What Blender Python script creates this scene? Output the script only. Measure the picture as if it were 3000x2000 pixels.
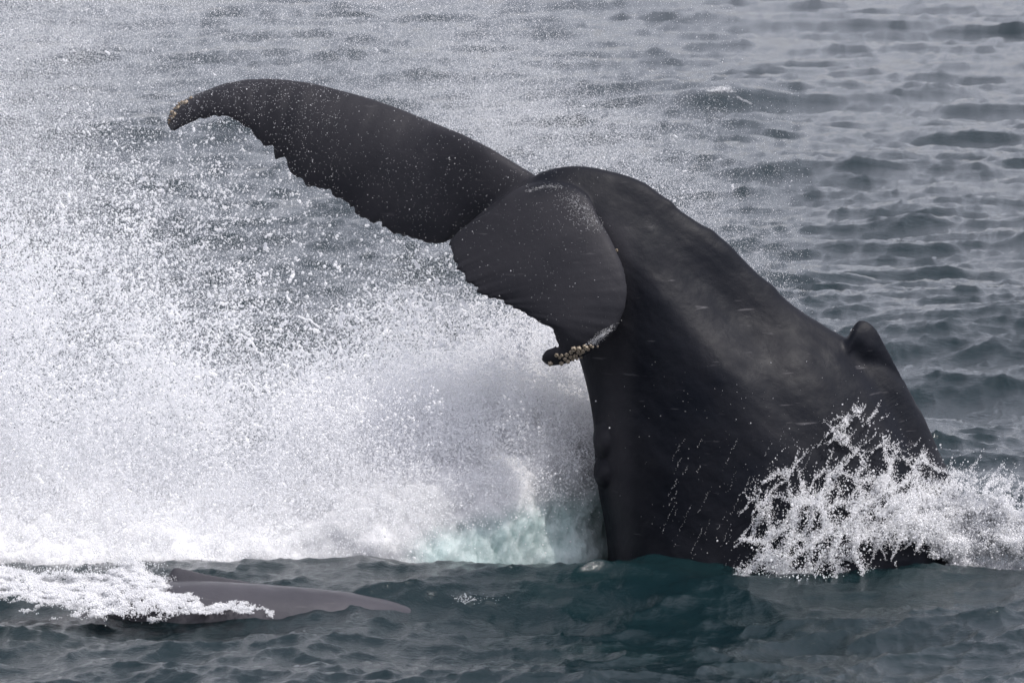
import bpy, bmesh, math, random
import numpy as np
from mathutils import Vector, Matrix
from mathutils.bvhtree import BVHTree

for o in list(bpy.data.objects):
    bpy.data.objects.remove(o)
S = bpy.context.scene
C = S.collection
R = math.radians
rng = np.random.default_rng(7)
random.seed(7)

# ------------------------------------------------------------------ camera
CAM_D, CAM_H, PITCH = 50.0, 7.65, R(6.4)
cd = bpy.data.cameras.new('camera')
cam = bpy.data.objects.new('camera', cd)
C.objects.link(cam)
cam.location = (0, -CAM_D, CAM_H)
cam.rotation_euler = (math.pi / 2 - PITCH, 0, 0)
cd.lens, cd.sensor_width = 200.0, 36.0
cd.clip_start, cd.clip_end = 0.5, 20000.0
cd.dof.use_dof = True
cd.dof.focus_distance = 50.0
cd.dof.aperture_fstop = 8.0
S.camera = cam

# ------------------------------------------------------------------ sky and sun
SUN_AZ, SUN_EL = R(116), R(60)          # azimuth measured from +Y towards +X
world = bpy.data.worlds.new('World')
S.world = world
world.use_nodes = True
wn = world.node_tree.nodes
wl = world.node_tree.links
wn.clear()
sky = wn.new('ShaderNodeTexSky')
sky.sky_type = 'NISHITA'
sky.sun_disc = False
sky.sun_elevation = SUN_EL
sky.sun_rotation = SUN_AZ
sky.air_density = 1.0
sky.dust_density = 2.5
sky.ozone_density = 2.0
hsv = wn.new('ShaderNodeHueSaturation')
hsv.inputs['Saturation'].default_value = 0.24
tint = wn.new('ShaderNodeMix'); tint.data_type = 'RGBA'; tint.blend_type = 'MULTIPLY'
tint.inputs[0].default_value = 1.0
tint.inputs[7].default_value = (0.995, 0.97, 1.045, 1)
bg = wn.new('ShaderNodeBackground'); bg.inputs['Strength'].default_value = 0.15
wo = wn.new('ShaderNodeOutputWorld')
wl.new(sky.outputs[0], hsv.inputs['Color'])
wl.new(hsv.outputs[0], tint.inputs[6])
wl.new(tint.outputs[2], bg.inputs['Color'])
wl.new(bg.outputs[0], wo.inputs['Surface'])

sd = bpy.data.lights.new('sun', 'SUN')
sd.energy = 2.0
sd.angle = R(0.5)
sd.color = (1.0, 0.955, 0.90)
sun = bpy.data.objects.new('sun', sd)
C.objects.link(sun)
SUN = Vector((math.sin(SUN_AZ) * math.cos(SUN_EL), math.cos(SUN_AZ) * math.cos(SUN_EL), math.sin(SUN_EL)))
sun.rotation_euler = SUN.to_track_quat('Z', 'Y').to_euler()
sun.location = (20, 0, 40)

S.view_settings.view_transform = 'Standard'
S.view_settings.look = 'None'
S.view_settings.exposure = 0.58
S.view_settings.gamma = 1.0
S.view_settings.use_curve_mapping = False
S.cycles.max_bounces = 16
S.cycles.diffuse_bounces = 14
S.cycles.transmission_bounces = 6
S.cycles.use_denoising = True
S.cycles.sample_clamp_indirect = 2.0

# ------------------------------------------------------------------ helpers
FPX = 3000 * cd.lens / cd.sensor_width
cp, sp = math.cos(PITCH), math.sin(PITCH)


def at(px, py, Y):
    """world points that the 3000x2000 photograph shows at (px, py), standing at depth Y"""
    px, py, Y = np.broadcast_arrays(np.asarray(px, float), np.asarray(py, float), np.asarray(Y, float))
    a = (px - 1500) / FPX
    b = (1000 - py) / FPX
    dy = cp + b * sp
    dz = -sp + b * cp
    t = (Y + CAM_D) / dy
    return np.stack([a * t, Y, CAM_H + dz * t], -1)


def to_px(P):
    P = np.asarray(P, float)
    x, y, z = P[..., 0], P[..., 1] + CAM_D, P[..., 2] - CAM_H
    d = y * cp - z * sp
    u = y * sp + z * cp
    return 1500 + FPX * x / d, 1000 - FPX * u / d


def at_water(px, py, z=0.0):
    a = (px - 1500) / FPX
    b = (1000 - py) / FPX
    dy, dz = cp + b * sp, -sp + b * cp
    t = (z - CAM_H) / dz
    return a * t, dy * t - CAM_D


def tag(o, label=None, cat=None, group=None, kind=None):
    if label: o['label'] = label
    if cat: o['category'] = cat
    if group: o['group'] = group
    if kind: o['kind'] = kind
    return o


def mesh_obj(name, V, F, mat=None, parent=None, smooth=True):
    me = bpy.data.meshes.new(name)
    V = np.asarray(V, np.float32)
    if isinstance(F, np.ndarray) and F.ndim == 2:
        k = F.shape[1]
        me.vertices.add(len(V)); me.vertices.foreach_set('co', V.ravel())
        me.loops.add(F.size); me.loops.foreach_set('vertex_index', F.astype(np.int32).ravel())
        me.polygons.add(len(F))
        me.polygons.foreach_set('loop_start', np.arange(0, F.size, k, dtype=np.int32))
        me.update(calc_edges=True)
    else:
        me.from_pydata([tuple(v) for v in V], [], [tuple(f) for f in F])
        me.update()
    if smooth:
        me.polygons.foreach_set('use_smooth', np.ones(len(me.polygons), bool))
    if mat: me.materials.append(mat)
    o = bpy.data.objects.new(name, me)
    C.objects.link(o)
    if parent: o.parent = parent
    return o


def hash3(i, j, k, seed):
    h = (i.astype(np.int64) * 374761393 + j.astype(np.int64) * 668265263 + k.astype(np.int64) * 2147483647 + seed * 974711) & 0xffffffff
    h = ((h ^ (h >> 13)) * 1274126177) & 0xffffffff
    h = (h ^ (h >> 16)) & 0xffffffff
    return (h / 4294967295.0) * 2 - 1


def noise(P, scale=1.0, seed=0):
    P = np.asarray(P, float) * scale
    i = np.floor(P).astype(np.int64)
    f = P - i
    f = f * f * f * (f * (f * 6 - 15) + 10)
    out = np.zeros(P.shape[:-1])
    for dx in (0, 1):
        wx = f[..., 0] if dx else 1 - f[..., 0]
        for dy in (0, 1):
            wy = f[..., 1] if dy else 1 - f[..., 1]
            for dz in (0, 1):
                wz = f[..., 2] if dz else 1 - f[..., 2]
                out += wx * wy * wz * hash3(i[..., 0] + dx, i[..., 1] + dy, i[..., 2] + dz, seed)
    return out


def fbm(P, scale, octaves=4, gain=0.5, seed=0):
    s = 0; a = 1.0; n = 0
    for k in range(octaves):
        s = s + a * noise(P, scale * 2 ** k, seed + 17 * k); n += a; a *= gain
    return s / n


def sstep(a, b, x):
    t = np.clip((x - a) / (b - a), 0, 1)
    return t * t * (3 - 2 * t)


def spline(pts, n):
    """Catmull-Rom through control rows, n samples"""
    pts = np.asarray(pts, float)
    m = len(pts)
    P = np.vstack([2 * pts[0] - pts[1], pts, 2 * pts[-1] - pts[-2]])
    t = np.linspace(0, m - 1, n)
    i = np.minimum(t.astype(int), m - 2)
    f = (t - i)[:, None]
    p0, p1, p2, p3 = P[i], P[i + 1], P[i + 2], P[i + 3]
    return 0.5 * (2 * p1 + (p2 - p0) * f + (2 * p0 - 5 * p1 + 4 * p2 - p3) * f ** 2 + (3 * p1 - p0 - 3 * p2 + p3) * f ** 3)


def polyline(pts, n):
    """even arclength samples along straight segments"""
    pts = np.asarray(pts, float)
    d = np.r_[0, np.cumsum(np.linalg.norm(np.diff(pts, axis=0), axis=1))]
    t = np.linspace(0, d[-1], n)
    return np.stack([np.interp(t, d, pts[:, k]) for k in range(pts.shape[1])], -1)


def node_mat(name):
    m = bpy.data.materials.new(name)
    m.use_nodes = True
    nt = m.node_tree
    nt.nodes.clear()
    out = nt.nodes.new('ShaderNodeOutputMaterial')
    return m, nt, out


def N(nt, kind, **kw):
    n = nt.nodes.new(kind)
    for k, v in kw.items():
        if k in n.inputs: n.inputs[k].default_value = v
        else: setattr(n, k, v)
    return n


def ramp(nt, src, stops):
    r = nt.nodes.new('ShaderNodeValToRGB')
    e = r.color_ramp.elements
    while len(e) < len(stops): e.new(0.5)
    for q, (p, c) in zip(e, stops):
        q.position = p
        q.color = c if len(c) == 4 else (*c, 1)
    nt.links.new(src, r.inputs[0])
    return r


# ------------------------------------------------------------------ materials
def water_material():
    m, nt, out = node_mat('sea_water')
    L = nt.links.new
    b = N(nt, 'ShaderNodeBsdfPrincipled', IOR=1.33, Roughness=0.09)
    tc = N(nt, 'ShaderNodeTexCoord')
    # aerated greener patches in the churned water by the whales
    n1 = N(nt, 'ShaderNodeTexNoise', Scale=0.45, Detail=3.0)
    mp = N(nt, 'ShaderNodeMapping'); mp.inputs['Scale'].default_value = (0.8, 1.1, 1)
    L(tc.outputs['Object'], mp.inputs[0]); L(mp.outputs[0], n1.inputs['Vector'])
    r1 = ramp(nt, n1.outputs['Fac'], [(0.5, (0, 0, 0)), (0.68, (1, 1, 1))])
    ln = N(nt, 'ShaderNodeVectorMath', operation='DISTANCE'); ln.inputs[1].default_value = (1.6, -3.4, 0)
    L(tc.outputs['Object'], ln.inputs[0])
    fall = N(nt, 'ShaderNodeMapRange'); fall.inputs[1].default_value = 1.0; fall.inputs[2].default_value = 4.5
    fall.inputs[3].default_value = 1.0; fall.inputs[4].default_value = 0.0
    L(ln.outputs['Value'], fall.inputs[0])
    mul = N(nt, 'ShaderNodeMath', operation='MULTIPLY')
    L(r1.outputs[0], mul.inputs[0]); L(fall.outputs[0], mul.inputs[1])
    mix = N(nt, 'ShaderNodeMix', data_type='RGBA')
    mix.inputs[6].default_value = (0.004, 0.0135, 0.0165, 1)
    mix.inputs[7].default_value = (0.007, 0.020, 0.022, 1)
    L(mul.outputs[0], mix.inputs[0]); L(mix.outputs[2], b.inputs['Base Color'])
    # fine ripples
    n2 = N(nt, 'ShaderNodeTexNoise', Scale=14.0, Detail=5.0, Roughness=0.65)
    L(tc.outputs['Object'], n2.inputs['Vector'])
    bp = N(nt, 'ShaderNodeBump', Strength=0.6, Distance=0.02)
    L(n2.outputs['Fac'], bp.inputs['Height']); L(bp.outputs[0], b.inputs['Normal'])
    L(b.outputs[0], out.inputs[0])
    return m


def skin_material(name, base, warm, lit_tone=None, coat=0.0):
    m, nt, out = node_mat(name)
    L = nt.links.new
    b = N(nt, 'ShaderNodeBsdfPrincipled', IOR=1.36)
    tc = N(nt, 'ShaderNodeTexCoord')
    n1 = N(nt, 'ShaderNodeTexNoise', Scale=1.6, Detail=5.0, Roughness=0.6)
    L(tc.outputs['Object'], n1.inputs['Vector'])
    r1 = ramp(nt, n1.outputs['Fac'], [(0.35, base), (0.68, warm)])
    # pale rakes and scratches
    mp = N(nt, 'ShaderNodeMapping'); mp.inputs['Scale'].default_value = (2.2, 2.2, 16); mp.inputs['Rotation'].default_value = (0.2, 0.45, 0.3)
    L(tc.outputs['Object'], mp.inputs[0])
    n3 = N(nt, 'ShaderNodeTexNoise', Scale=1.5, Detail=2.0)
    L(mp.outputs[0], n3.inputs['Vector'])
    r3 = ramp(nt, n3.outputs['Fac'], [(0.70, (0, 0, 0)), (0.78, (1, 1, 1))])
    mx = N(nt, 'ShaderNodeMix', data_type='RGBA')
    mx.inputs[7].default_value = (0.065, 0.064, 0.070, 1)
    L(r3.outputs[0], mx.inputs[0]); 
    if lit_tone:                                     # lighter skin tone painted in where the flukes catch more light
        sa = N(nt, 'ShaderNodeAttribute', attribute_name='painted_lit')
        ms = N(nt, 'ShaderNodeMix', data_type='RGBA'); ms.inputs[7].default_value = (*lit_tone, 1)
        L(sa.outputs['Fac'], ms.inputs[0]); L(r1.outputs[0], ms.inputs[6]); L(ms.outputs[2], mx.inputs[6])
    else:
        L(r1.outputs[0], mx.inputs[6])
    L(mx.outputs[2], b.inputs['Base Color'])
    n2 = N(nt, 'ShaderNodeTexNoise', Scale=5.0, Detail=4.0)
    L(tc.outputs['Object'], n2.inputs['Vector'])
    r2 = ramp(nt, n2.outputs['Fac'], [(0.3, (0.44,) * 3), (0.7, (0.62,) * 3)])
    L(r2.outputs[0], b.inputs['Roughness'])
    b.inputs['Specular IOR Level'].default_value = 0.20
    b.inputs['Coat Weight'].default_value = coat
    b.inputs['Coat Roughness'].default_value = 0.08
    # crinkled skin
    n4 = N(nt, 'ShaderNodeTexNoise', Scale=16.0, Detail=5.0, Roughness=0.65)
    n5 = N(nt, 'ShaderNodeTexNoise', Scale=70.0, Detail=3.0)
    L(tc.outputs['Object'], n4.inputs['Vector']); L(tc.outputs['Object'], n5.inputs['Vector'])
    ad = N(nt, 'ShaderNodeMath', operation='MULTIPLY_ADD'); ad.inputs[1].default_value = 0.25
    L(n5.outputs['Fac'], ad.inputs[0]); L(n4.outputs['Fac'], ad.inputs[2])
    bp = N(nt, 'ShaderNodeBump', Strength=0.16, Distance=0.025)
    L(ad.outputs[0], bp.inputs['Height']); L(bp.outputs[0], b.inputs['Normal'])
    L(bp.outputs[0], b.inputs['Coat Normal'])
    L(b.outputs[0], out.inputs[0])
    return m


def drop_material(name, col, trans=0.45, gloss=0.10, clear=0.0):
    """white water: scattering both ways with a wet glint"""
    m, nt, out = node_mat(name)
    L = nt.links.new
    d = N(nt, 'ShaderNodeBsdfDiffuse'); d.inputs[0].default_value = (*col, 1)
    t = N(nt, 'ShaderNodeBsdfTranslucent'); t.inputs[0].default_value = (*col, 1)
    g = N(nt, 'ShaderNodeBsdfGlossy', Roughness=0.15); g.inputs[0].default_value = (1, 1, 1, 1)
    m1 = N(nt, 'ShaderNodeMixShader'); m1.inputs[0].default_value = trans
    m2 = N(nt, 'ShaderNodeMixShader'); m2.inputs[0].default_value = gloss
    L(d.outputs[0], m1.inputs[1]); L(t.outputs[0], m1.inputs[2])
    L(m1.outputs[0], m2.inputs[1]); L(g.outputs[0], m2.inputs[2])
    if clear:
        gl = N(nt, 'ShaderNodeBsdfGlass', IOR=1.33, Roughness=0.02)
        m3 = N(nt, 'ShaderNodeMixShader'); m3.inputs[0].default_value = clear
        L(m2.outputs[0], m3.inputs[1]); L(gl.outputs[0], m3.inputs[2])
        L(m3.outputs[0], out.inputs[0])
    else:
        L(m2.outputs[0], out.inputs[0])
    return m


M_WATER = water_material()
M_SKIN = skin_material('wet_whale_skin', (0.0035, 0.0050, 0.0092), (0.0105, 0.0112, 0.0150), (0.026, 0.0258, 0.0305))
M_SKIN2 = skin_material('wet_grey_skin', (0.044, 0.0435, 0.051), (0.058, 0.056, 0.065), None, 0.35)
M_DROP = drop_material('white_spray', (0.94, 0.945, 0.955), 0.52, 0.05)
M_MIST = drop_material('fine_mist', (0.94, 0.945, 0.955), 0.52, 0.05)
M_FOAM = drop_material('foam', (0.82, 0.825, 0.835), 0.42, 0.05)
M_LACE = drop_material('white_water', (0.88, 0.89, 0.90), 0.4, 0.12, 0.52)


M_FROTH = drop_material('froth', (0.84, 0.845, 0.855), 0.42, 0.10, 0.25)


def churn_material():
    """churned white water that light soaks through, with pale turquoise aerated water low beside the whale"""
    m, nt, out = node_mat('churned_water')
    L = nt.links.new
    tc = N(nt, 'ShaderNodeTexCoord')
    at_ = N(nt, 'ShaderNodeAttribute', attribute_name='aer')
    n1 = N(nt, 'ShaderNodeTexNoise', Scale=3.0, Detail=6.0, Roughness=0.65)
    L(tc.outputs['Object'], n1.inputs['Vector'])
    r1 = ramp(nt, n1.outputs['Fac'], [(0.3, (0.38, 0.50, 0.49)), (0.7, (0.49, 0.57, 0.565))])
    mx = N(nt, 'ShaderNodeMix', data_type='RGBA')
    mx.inputs[6].default_value = (0.70, 0.705, 0.715, 1)
    L(at_.outputs['Fac'], mx.inputs[0]); L(r1.outputs[0], mx.inputs[7])
    b = N(nt, 'ShaderNodeBsdfPrincipled', Roughness=0.5)
    L(mx.outputs[2], b.inputs['Base Color'])
    b.inputs['Subsurface Weight'].default_value = 1.0
    b.inputs['Subsurface Radius'].default_value = (1.0, 1.0, 1.0)
    b.inputs['Subsurface Scale'].default_value = 0.35
    b.inputs['Specular IOR Level'].default_value = 0.25
    n2 = N(nt, 'ShaderNodeTexNoise', Scale=22.0, Detail=5.0, Roughness=0.65)
    L(tc.outputs['Object'], n2.inputs['Vector'])
    bp = N(nt, 'ShaderNodeBump', Strength=0.7, Distance=0.06)
    L(n2.outputs['Fac'], bp.inputs['Height']); L(bp.outputs[0], b.inputs['Normal'])
    L(b.outputs[0], out.inputs[0])
    return m


M_CHURN = churn_material()


def point_group(mat):
    ng = bpy.data.node_groups.new('droplet_points', 'GeometryNodeTree')
    ng.interface.new_socket('Geometry', in_out='INPUT', socket_type='NodeSocketGeometry')
    ng.interface.new_socket('Geometry', in_out='OUTPUT', socket_type='NodeSocketGeometry')
    gi, go = ng.nodes.new('NodeGroupInput'), ng.nodes.new('NodeGroupOutput')
    mp = ng.nodes.new('GeometryNodeMeshToPoints')
    na = ng.nodes.new('GeometryNodeInputNamedAttribute'); na.data_type = 'FLOAT'
    na.inputs[0].default_value = 'rad'
    sm = ng.nodes.new('GeometryNodeSetMaterial'); sm.inputs['Material'].default_value = mat
    ng.links.new(gi.outputs[0], mp.inputs['Mesh'])
    ng.links.new(na.outputs[0], mp.inputs['Radius'])
    ng.links.new(mp.outputs[0], sm.inputs[0])
    ng.links.new(sm.outputs[0], go.inputs[0])
    return ng


def liquid_group(mat, voxel):
    ng = bpy.data.node_groups.new('liquid_surface', 'GeometryNodeTree')
    ng.interface.new_socket('Geometry', in_out='INPUT', socket_type='NodeSocketGeometry')
    ng.interface.new_socket('Geometry', in_out='OUTPUT', socket_type='NodeSocketGeometry')
    gi, go = ng.nodes.new('NodeGroupInput'), ng.nodes.new('NodeGroupOutput')
    mp = ng.nodes.new('GeometryNodeMeshToPoints')
    na = ng.nodes.new('GeometryNodeInputNamedAttribute'); na.data_type = 'FLOAT'
    na.inputs[0].default_value = 'rad'
    pv = ng.nodes.new('GeometryNodePointsToVolume'); pv.resolution_mode = 'VOXEL_SIZE'
    pv.inputs['Voxel Size'].default_value = voxel
    vm = ng.nodes.new('GeometryNodeVolumeToMesh'); vm.resolution_mode = 'GRID'
    vm.inputs['Threshold'].default_value = 0.2
    ss = ng.nodes.new('GeometryNodeSetShadeSmooth')
    sm = ng.nodes.new('GeometryNodeSetMaterial'); sm.inputs['Material'].default_value = mat
    ng.links.new(gi.outputs[0], mp.inputs['Mesh'])
    ng.links.new(na.outputs[0], mp.inputs['Radius'])
    ng.links.new(mp.outputs[0], pv.inputs['Points'])
    ng.links.new(na.outputs[0], pv.inputs['Radius'])
    ng.links.new(pv.outputs[0], vm.inputs[0])
    ng.links.new(vm.outputs[0], ss.inputs[0])
    ng.links.new(ss.outputs[0], sm.inputs[0])
    ng.links.new(sm.outputs[0], go.inputs[0])
    return ng


def points_obj(name, P, rad, mat, liquid=None):
    me = bpy.data.meshes.new(name)
    me.vertices.add(len(P))
    me.vertices.foreach_set('co', np.asarray(P, np.float32).ravel())
    a = me.attributes.new('rad', 'FLOAT', 'POINT')
    a.data.foreach_set('value', np.asarray(rad, np.float32))
    me.materials.append(mat)
    me.update()
    o = bpy.data.objects.new(name, me)
    C.objects.link(o)
    md = o.modifiers.new('points', 'NODES')
    md.node_group = liquid_group(mat, liquid) if liquid else point_group(mat)
    return o


# ------------------------------------------------------------------ the sea
def wave_tile(n, size, lo, hi, wind, seed, power=4.0, spread=3.0):
    """one periodic patch of wind waves: height and horizontal pinch"""
    r = np.random.default_rng(seed)
    k = np.fft.fftfreq(n, size / n) * 2 * np.pi
    kx, ky = np.meshgrid(k, k, indexing='ij')
    kk = np.hypot(kx, ky); kk[0, 0] = 1
    lam = 2 * np.pi / kk
    amp = kk ** (-power / 2.0)
    amp *= sstep(lo * 0.6, lo, lam) * (1 - sstep(hi, hi * 1.5, lam))
    c = (kx * math.cos(wind) + ky * math.sin(wind)) / kk
    amp *= 0.25 + np.abs(c) ** spread
    amp[0, 0] = 0
    ph = (r.normal(size=(n, n)) + 1j * r.normal(size=(n, n))) * amp
    h = np.fft.ifft2(ph).real
    dx = np.fft.ifft2(ph * 1j * kx / kk).real
    dy = np.fft.ifft2(ph * 1j * ky / kk).real
    gx = np.fft.ifft2(ph * 1j * kx).real
    gy = np.fft.ifft2(ph * 1j * ky).real
    s = 1.0 / math.sqrt((gx ** 2 + gy ** 2).mean())     # unit rms slope
    return (size, [h * s, dx * s, dy * s])


def tile_at(tile, x, y, rot):
    size, arr = tile
    n = arr[0].shape[0]
    c, s = math.cos(rot), math.sin(rot)
    u = ((c * x + s * y) / size * n) % n
    v = ((-s * x + c * y) / size * n) % n
    i, j = np.floor(u).astype(int), np.floor(v).astype(int)
    fu, fv = u - i, v - j
    i %= n; j %= n
    i2, j2 = (i + 1) % n, (j + 1) % n
    o = [a[i, j] * (1 - fu) * (1 - fv) + a[i2, j] * fu * (1 - fv) + a[i, j2] * (1 - fu) * fv + a[i2, j2] * fu * fv for a in arr]
    return o[0], c * o[1] - s * o[2], s * o[1] + c * o[2]


T_BIG = wave_tile(1024, 163.0, 3.2, 18.0, 1.25, 3)
T_MID = wave_tile(2048, 41.0, 0.30, 2.8, 1.35, 5, power=3.6, spread=1.5)
T_FINE = wave_tile(1024, 13.7, 0.07, 0.55, 1.2, 9, power=3.5, spread=1.0)

CREST = np.array([(-900, 1690), (0, 1680), (300, 1672), (640, 1655), (800, 1648), (980, 1640), (1050, 1630), (1100, 1632), (1160, 1645),
                  (1250, 1650), (1400, 1660), (1550, 1671), (1700, 1668), (1850, 1661), (2000, 1663), (2150, 1672), (2300, 1684),
                  (2450, 1692), (2550, 1688), (2700, 1683), (2800, 1688), (3000, 1692), (3900, 1700)], float)
CREST_Y = -1.30
_cz = at(CREST[:, 0], CREST[:, 1], CREST_Y)
CX, CZ = _cz[:, 0], _cz[:, 2]


def sea(x, y):
    dist = np.hypot(x, y + CAM_D)
    far = np.clip(1 - (dist - 220) / 500, 0, 1)
    near = sstep(0.2, 1.6, np.abs(y - CREST_Y)) * 0.40 + 0.60
    near = np.where(np.abs(x) > 8, 1, near)
    h1, a1, b1 = tile_at(T_BIG, x, y, 0.11)
    h2, a2, b2 = tile_at(T_MID, x, y, 0.37)
    h3, a3, b3 = tile_at(T_FINE, x, y, 0.83)
    s1, s2, s3 = 0.05 * far, (0.20 + 0.02 * sstep(52, 85, dist)) * far, 0.26 * np.clip(1 - (dist - 60) / 400, 0.8, 1) * far
    h = (h1 * s1 + h2 * s2) * near + h3 * s3
    dx = (a1 * s1 + a2 * s2) * near + a3 * s3
    dy = (b1 * s1 + b2 * s2) * near + b3 * s3
    # the swell heaped up in front of the whale
    amp = np.interp(x, CX, CZ) * np.exp(-(np.maximum(np.abs(x) - 7, 0) / 4) ** 2)
    d = y - CREST_Y
    w = np.where(d < 0, 1.25 - 0.35 * sstep(0.3, 2.0, x), 0.75)
    h = h + amp * np.exp(-0.5 * (d / w) ** 2)
    # one breaking wave further out
    wx, wy = at_water(2110, 300)
    q = (x - wx) * 0.96 + (y - wy) * 0.28
    p = -(x - wx) * 0.28 + (y - wy) * 0.96
    h = h + 0.38 * np.exp(-(q / 1.5) ** 2) * np.exp(-0.5 * (p / np.where(p < 0, 0.45, 1.0)) ** 2)
    return x + 1.25 * dx, y + 1.25 * dy, h


def build_sea():
    hs = R(6.6)
    ang = np.r_[np.linspace(-math.pi, -0.5, 40, endpoint=False), np.linspace(-0.5, -hs, 40, endpoint=False),
                np.linspace(-hs, hs, 1040, endpoint=False), np.linspace(hs, 0.5, 40, endpoint=False), np.linspace(0.5, math.pi, 40, endpoint=False)]
    dep = np.linspace(math.atan(CAM_H / 37.0), math.atan(CAM_H / 185.0), 700)
    r = np.r_[np.linspace(0.6, 36.5, 30), CAM_H / np.tan(dep), np.geomspace(190, 9000, 50)]
    A, RR = np.meshgrid(ang, r)
    x, y = RR * np.sin(A), RR * np.cos(A) - CAM_D
    X, Y, Z = sea(x, y)
    na, nr = len(ang), len(r)
    V = np.stack([X, Y, Z], -1).reshape(-1, 3)
    i, j = np.meshgrid(np.arange(nr - 1), np.arange(na), indexing='ij')
    j2 = (j + 1) % na
    F = np.stack([i * na + j, i * na + j2, (i + 1) * na + j2, (i + 1) * na + j], -1).reshape(-1, 4)
    o = mesh_obj('sea', V, F, M_WATER)
    me = o.data
    bm = None
    tag(o, 'choppy grey green sea with small wind waves around the whales', 'sea', kind='structure')
    return o


sea_obj = build_sea()


# ------------------------------------------------------------------ the big whale
def loft(P):
    """rings (n, m, 3) -> closed tube with fan caps"""
    n, m = P.shape[:2]
    V = P.reshape(-1, 3).tolist()
    F = []
    for i in range(n - 1):
        for j in range(m):
            F.append((i * m + j, i * m + (j + 1) % m, (i + 1) * m + (j + 1) % m, (i + 1) * m + j))
    for ring in (0, n - 1):
        V.append(P[ring].mean(0).tolist())
        c = len(V) - 1
        for j in range(m):
            a, b = ring * m + j, ring * m + (j + 1) % m
            F.append((c, b, a) if ring == 0 else (c, a, b))
    return np.array(V), F


# sections from the water up over the arch: belly side px, back side px, centre depth, half width, squareness, keel
SECT = np.array([
    # Lx    Ly    Rx    Ry     yc    hd   n     keel
    (1820, 1960, 2700, 1960, 0.10, 1.30, 2.0, 0.05),
    (1800, 1790, 2730, 1810, 0.10, 1.26, 2.0, 0.05),
    (1785, 1670, 2765, 1690, 0.08, 1.20, 2.0, 0.08),
    (1772, 1540, 2803, 1560, 0.06, 1.12, 1.95, 0.10),
    (1752, 1430, 2800, 1440, 0.04, 1.04, 1.9, 0.15),
    (1742, 1330, 2757, 1330, 0.02, 0.96, 1.85, 0.20),
    (1738, 1240, 2705, 1215, 0.00, 0.88, 1.8, 0.28),
    (1725, 1160, 2640, 1110, 0.00, 0.80, 1.75, 0.35),
    (1708, 1090, 2545, 1025, 0.00, 0.72, 1.7, 0.40),
    (1690, 1030, 2430, 962, 0.00, 0.64, 1.7, 0.42),
    (1672, 960, 2320, 895, 0.00, 0.56, 1.7, 0.42),
    (1655, 880, 2215, 800, 0.00, 0.48, 1.7, 0.42),
    (1640, 810, 2118, 706, 0.00, 0.41, 1.75, 0.42),
    (1618, 745, 2010, 628, 0.00, 0.34, 1.8, 0.40),
    (1590, 690, 1900, 545, 0.00, 0.28, 1.9, 0.36),
    (1560, 655, 1800, 504, 0.00, 0.24, 2.0, 0.32),
    (1520, 640, 1690, 486, 0.00, 0.21, 2.0, 0.30),
    (1470, 645, 1590, 503, 0.00, 0.185, 2.0, 0.30),
    (1420, 668, 1500, 558, 0.02, 0.16, 2.0, 0.25),
    (1372, 700, 1420, 615, 0.02, 0.12, 2.0, 0.2),
    (1330, 715, 1352, 672, 0.02, 0.07, 2.0, 0.1),
    (1312, 722, 1322, 700, 0.02, 0.03, 2.0, 0.0),
], float)


def whale_body_shell():
    s = spline(SECT, 260)
    Lp = at(s[:, 0], s[:, 1], s[:, 4])
    Rp = at(s[:, 2], s[:, 3], s[:, 4])
    c = (Lp + Rp) / 2
    half = (Rp - Lp) / 2
    th = np.linspace(0, 2 * np.pi, 112, endpoint=False)
    ct, st = np.cos(th), np.sin(th)
    e = 2 / s[:, 6:7]
    u = np.sign(ct) * np.abs(ct) ** e
    v = np.sign(st) * np.abs(st) ** e
    v = v * (1 - s[:, 7:8] * sstep(0.0, 1.0, (u + 0.15)))
    # flat ends towards the back: keel rounded a little
    hd = s[:, 5:6]
    P = c[:, None, :] + half[:, None, :] * u[..., None]
    P[..., 1] += v * hd
    return P


LF_LEAD = [(1660, 580), (1610, 540), (1560, 508), (1500, 472), (1430, 431), (1350, 391), (1177, 322), (1080, 288), (986, 263), (925, 248), (871, 239), (794, 233),
           (725, 236), (664, 248), (603, 271), (565, 286), (535, 301), (508, 322), (493, 350), (492, 368), (507, 381)]
LF_TRAIL = [(1420, 690), (1360, 690), (1319, 700), (1296, 712), (1273, 717), (1235, 707), (1196, 701), (1150, 690), (1127, 671), (1078, 648), (1032, 629), (1028, 615), (993, 590), (955, 569),
            (902, 546), (871, 521), (848, 506), (833, 476), (802, 468), (804, 445), (768, 426), (752, 403), (729, 380), (687, 359), (634, 351),
            (603, 347), (570, 356), (542, 365), (520, 376), (507, 381)]
RF_LEAD = [(1560, 560), (1623, 541), (1660, 541), (1696, 552), (1730, 580), (1756, 640), (1785, 690), (1806, 732), (1822, 770), (1832, 802), (1840, 856), (1832, 906), (1806, 964),
           (1768, 1003), (1727, 1033), (1665, 1058), (1640, 1066), (1611, 1068), (1598, 1060), (1590, 1047)]
RF_TRAIL = [(1395, 650), (1345, 676), (1322, 699), (1310, 728), (1312, 757), (1331, 794), (1354, 819), (1379, 840), (1403, 865), (1428, 874), (1457, 875), (1470, 889), (1519, 910),
            (1561, 933), (1607, 945), (1623, 968), (1625, 993), (1615, 1014), (1600, 1026), (1592, 1036), (1590, 1047)]


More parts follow.
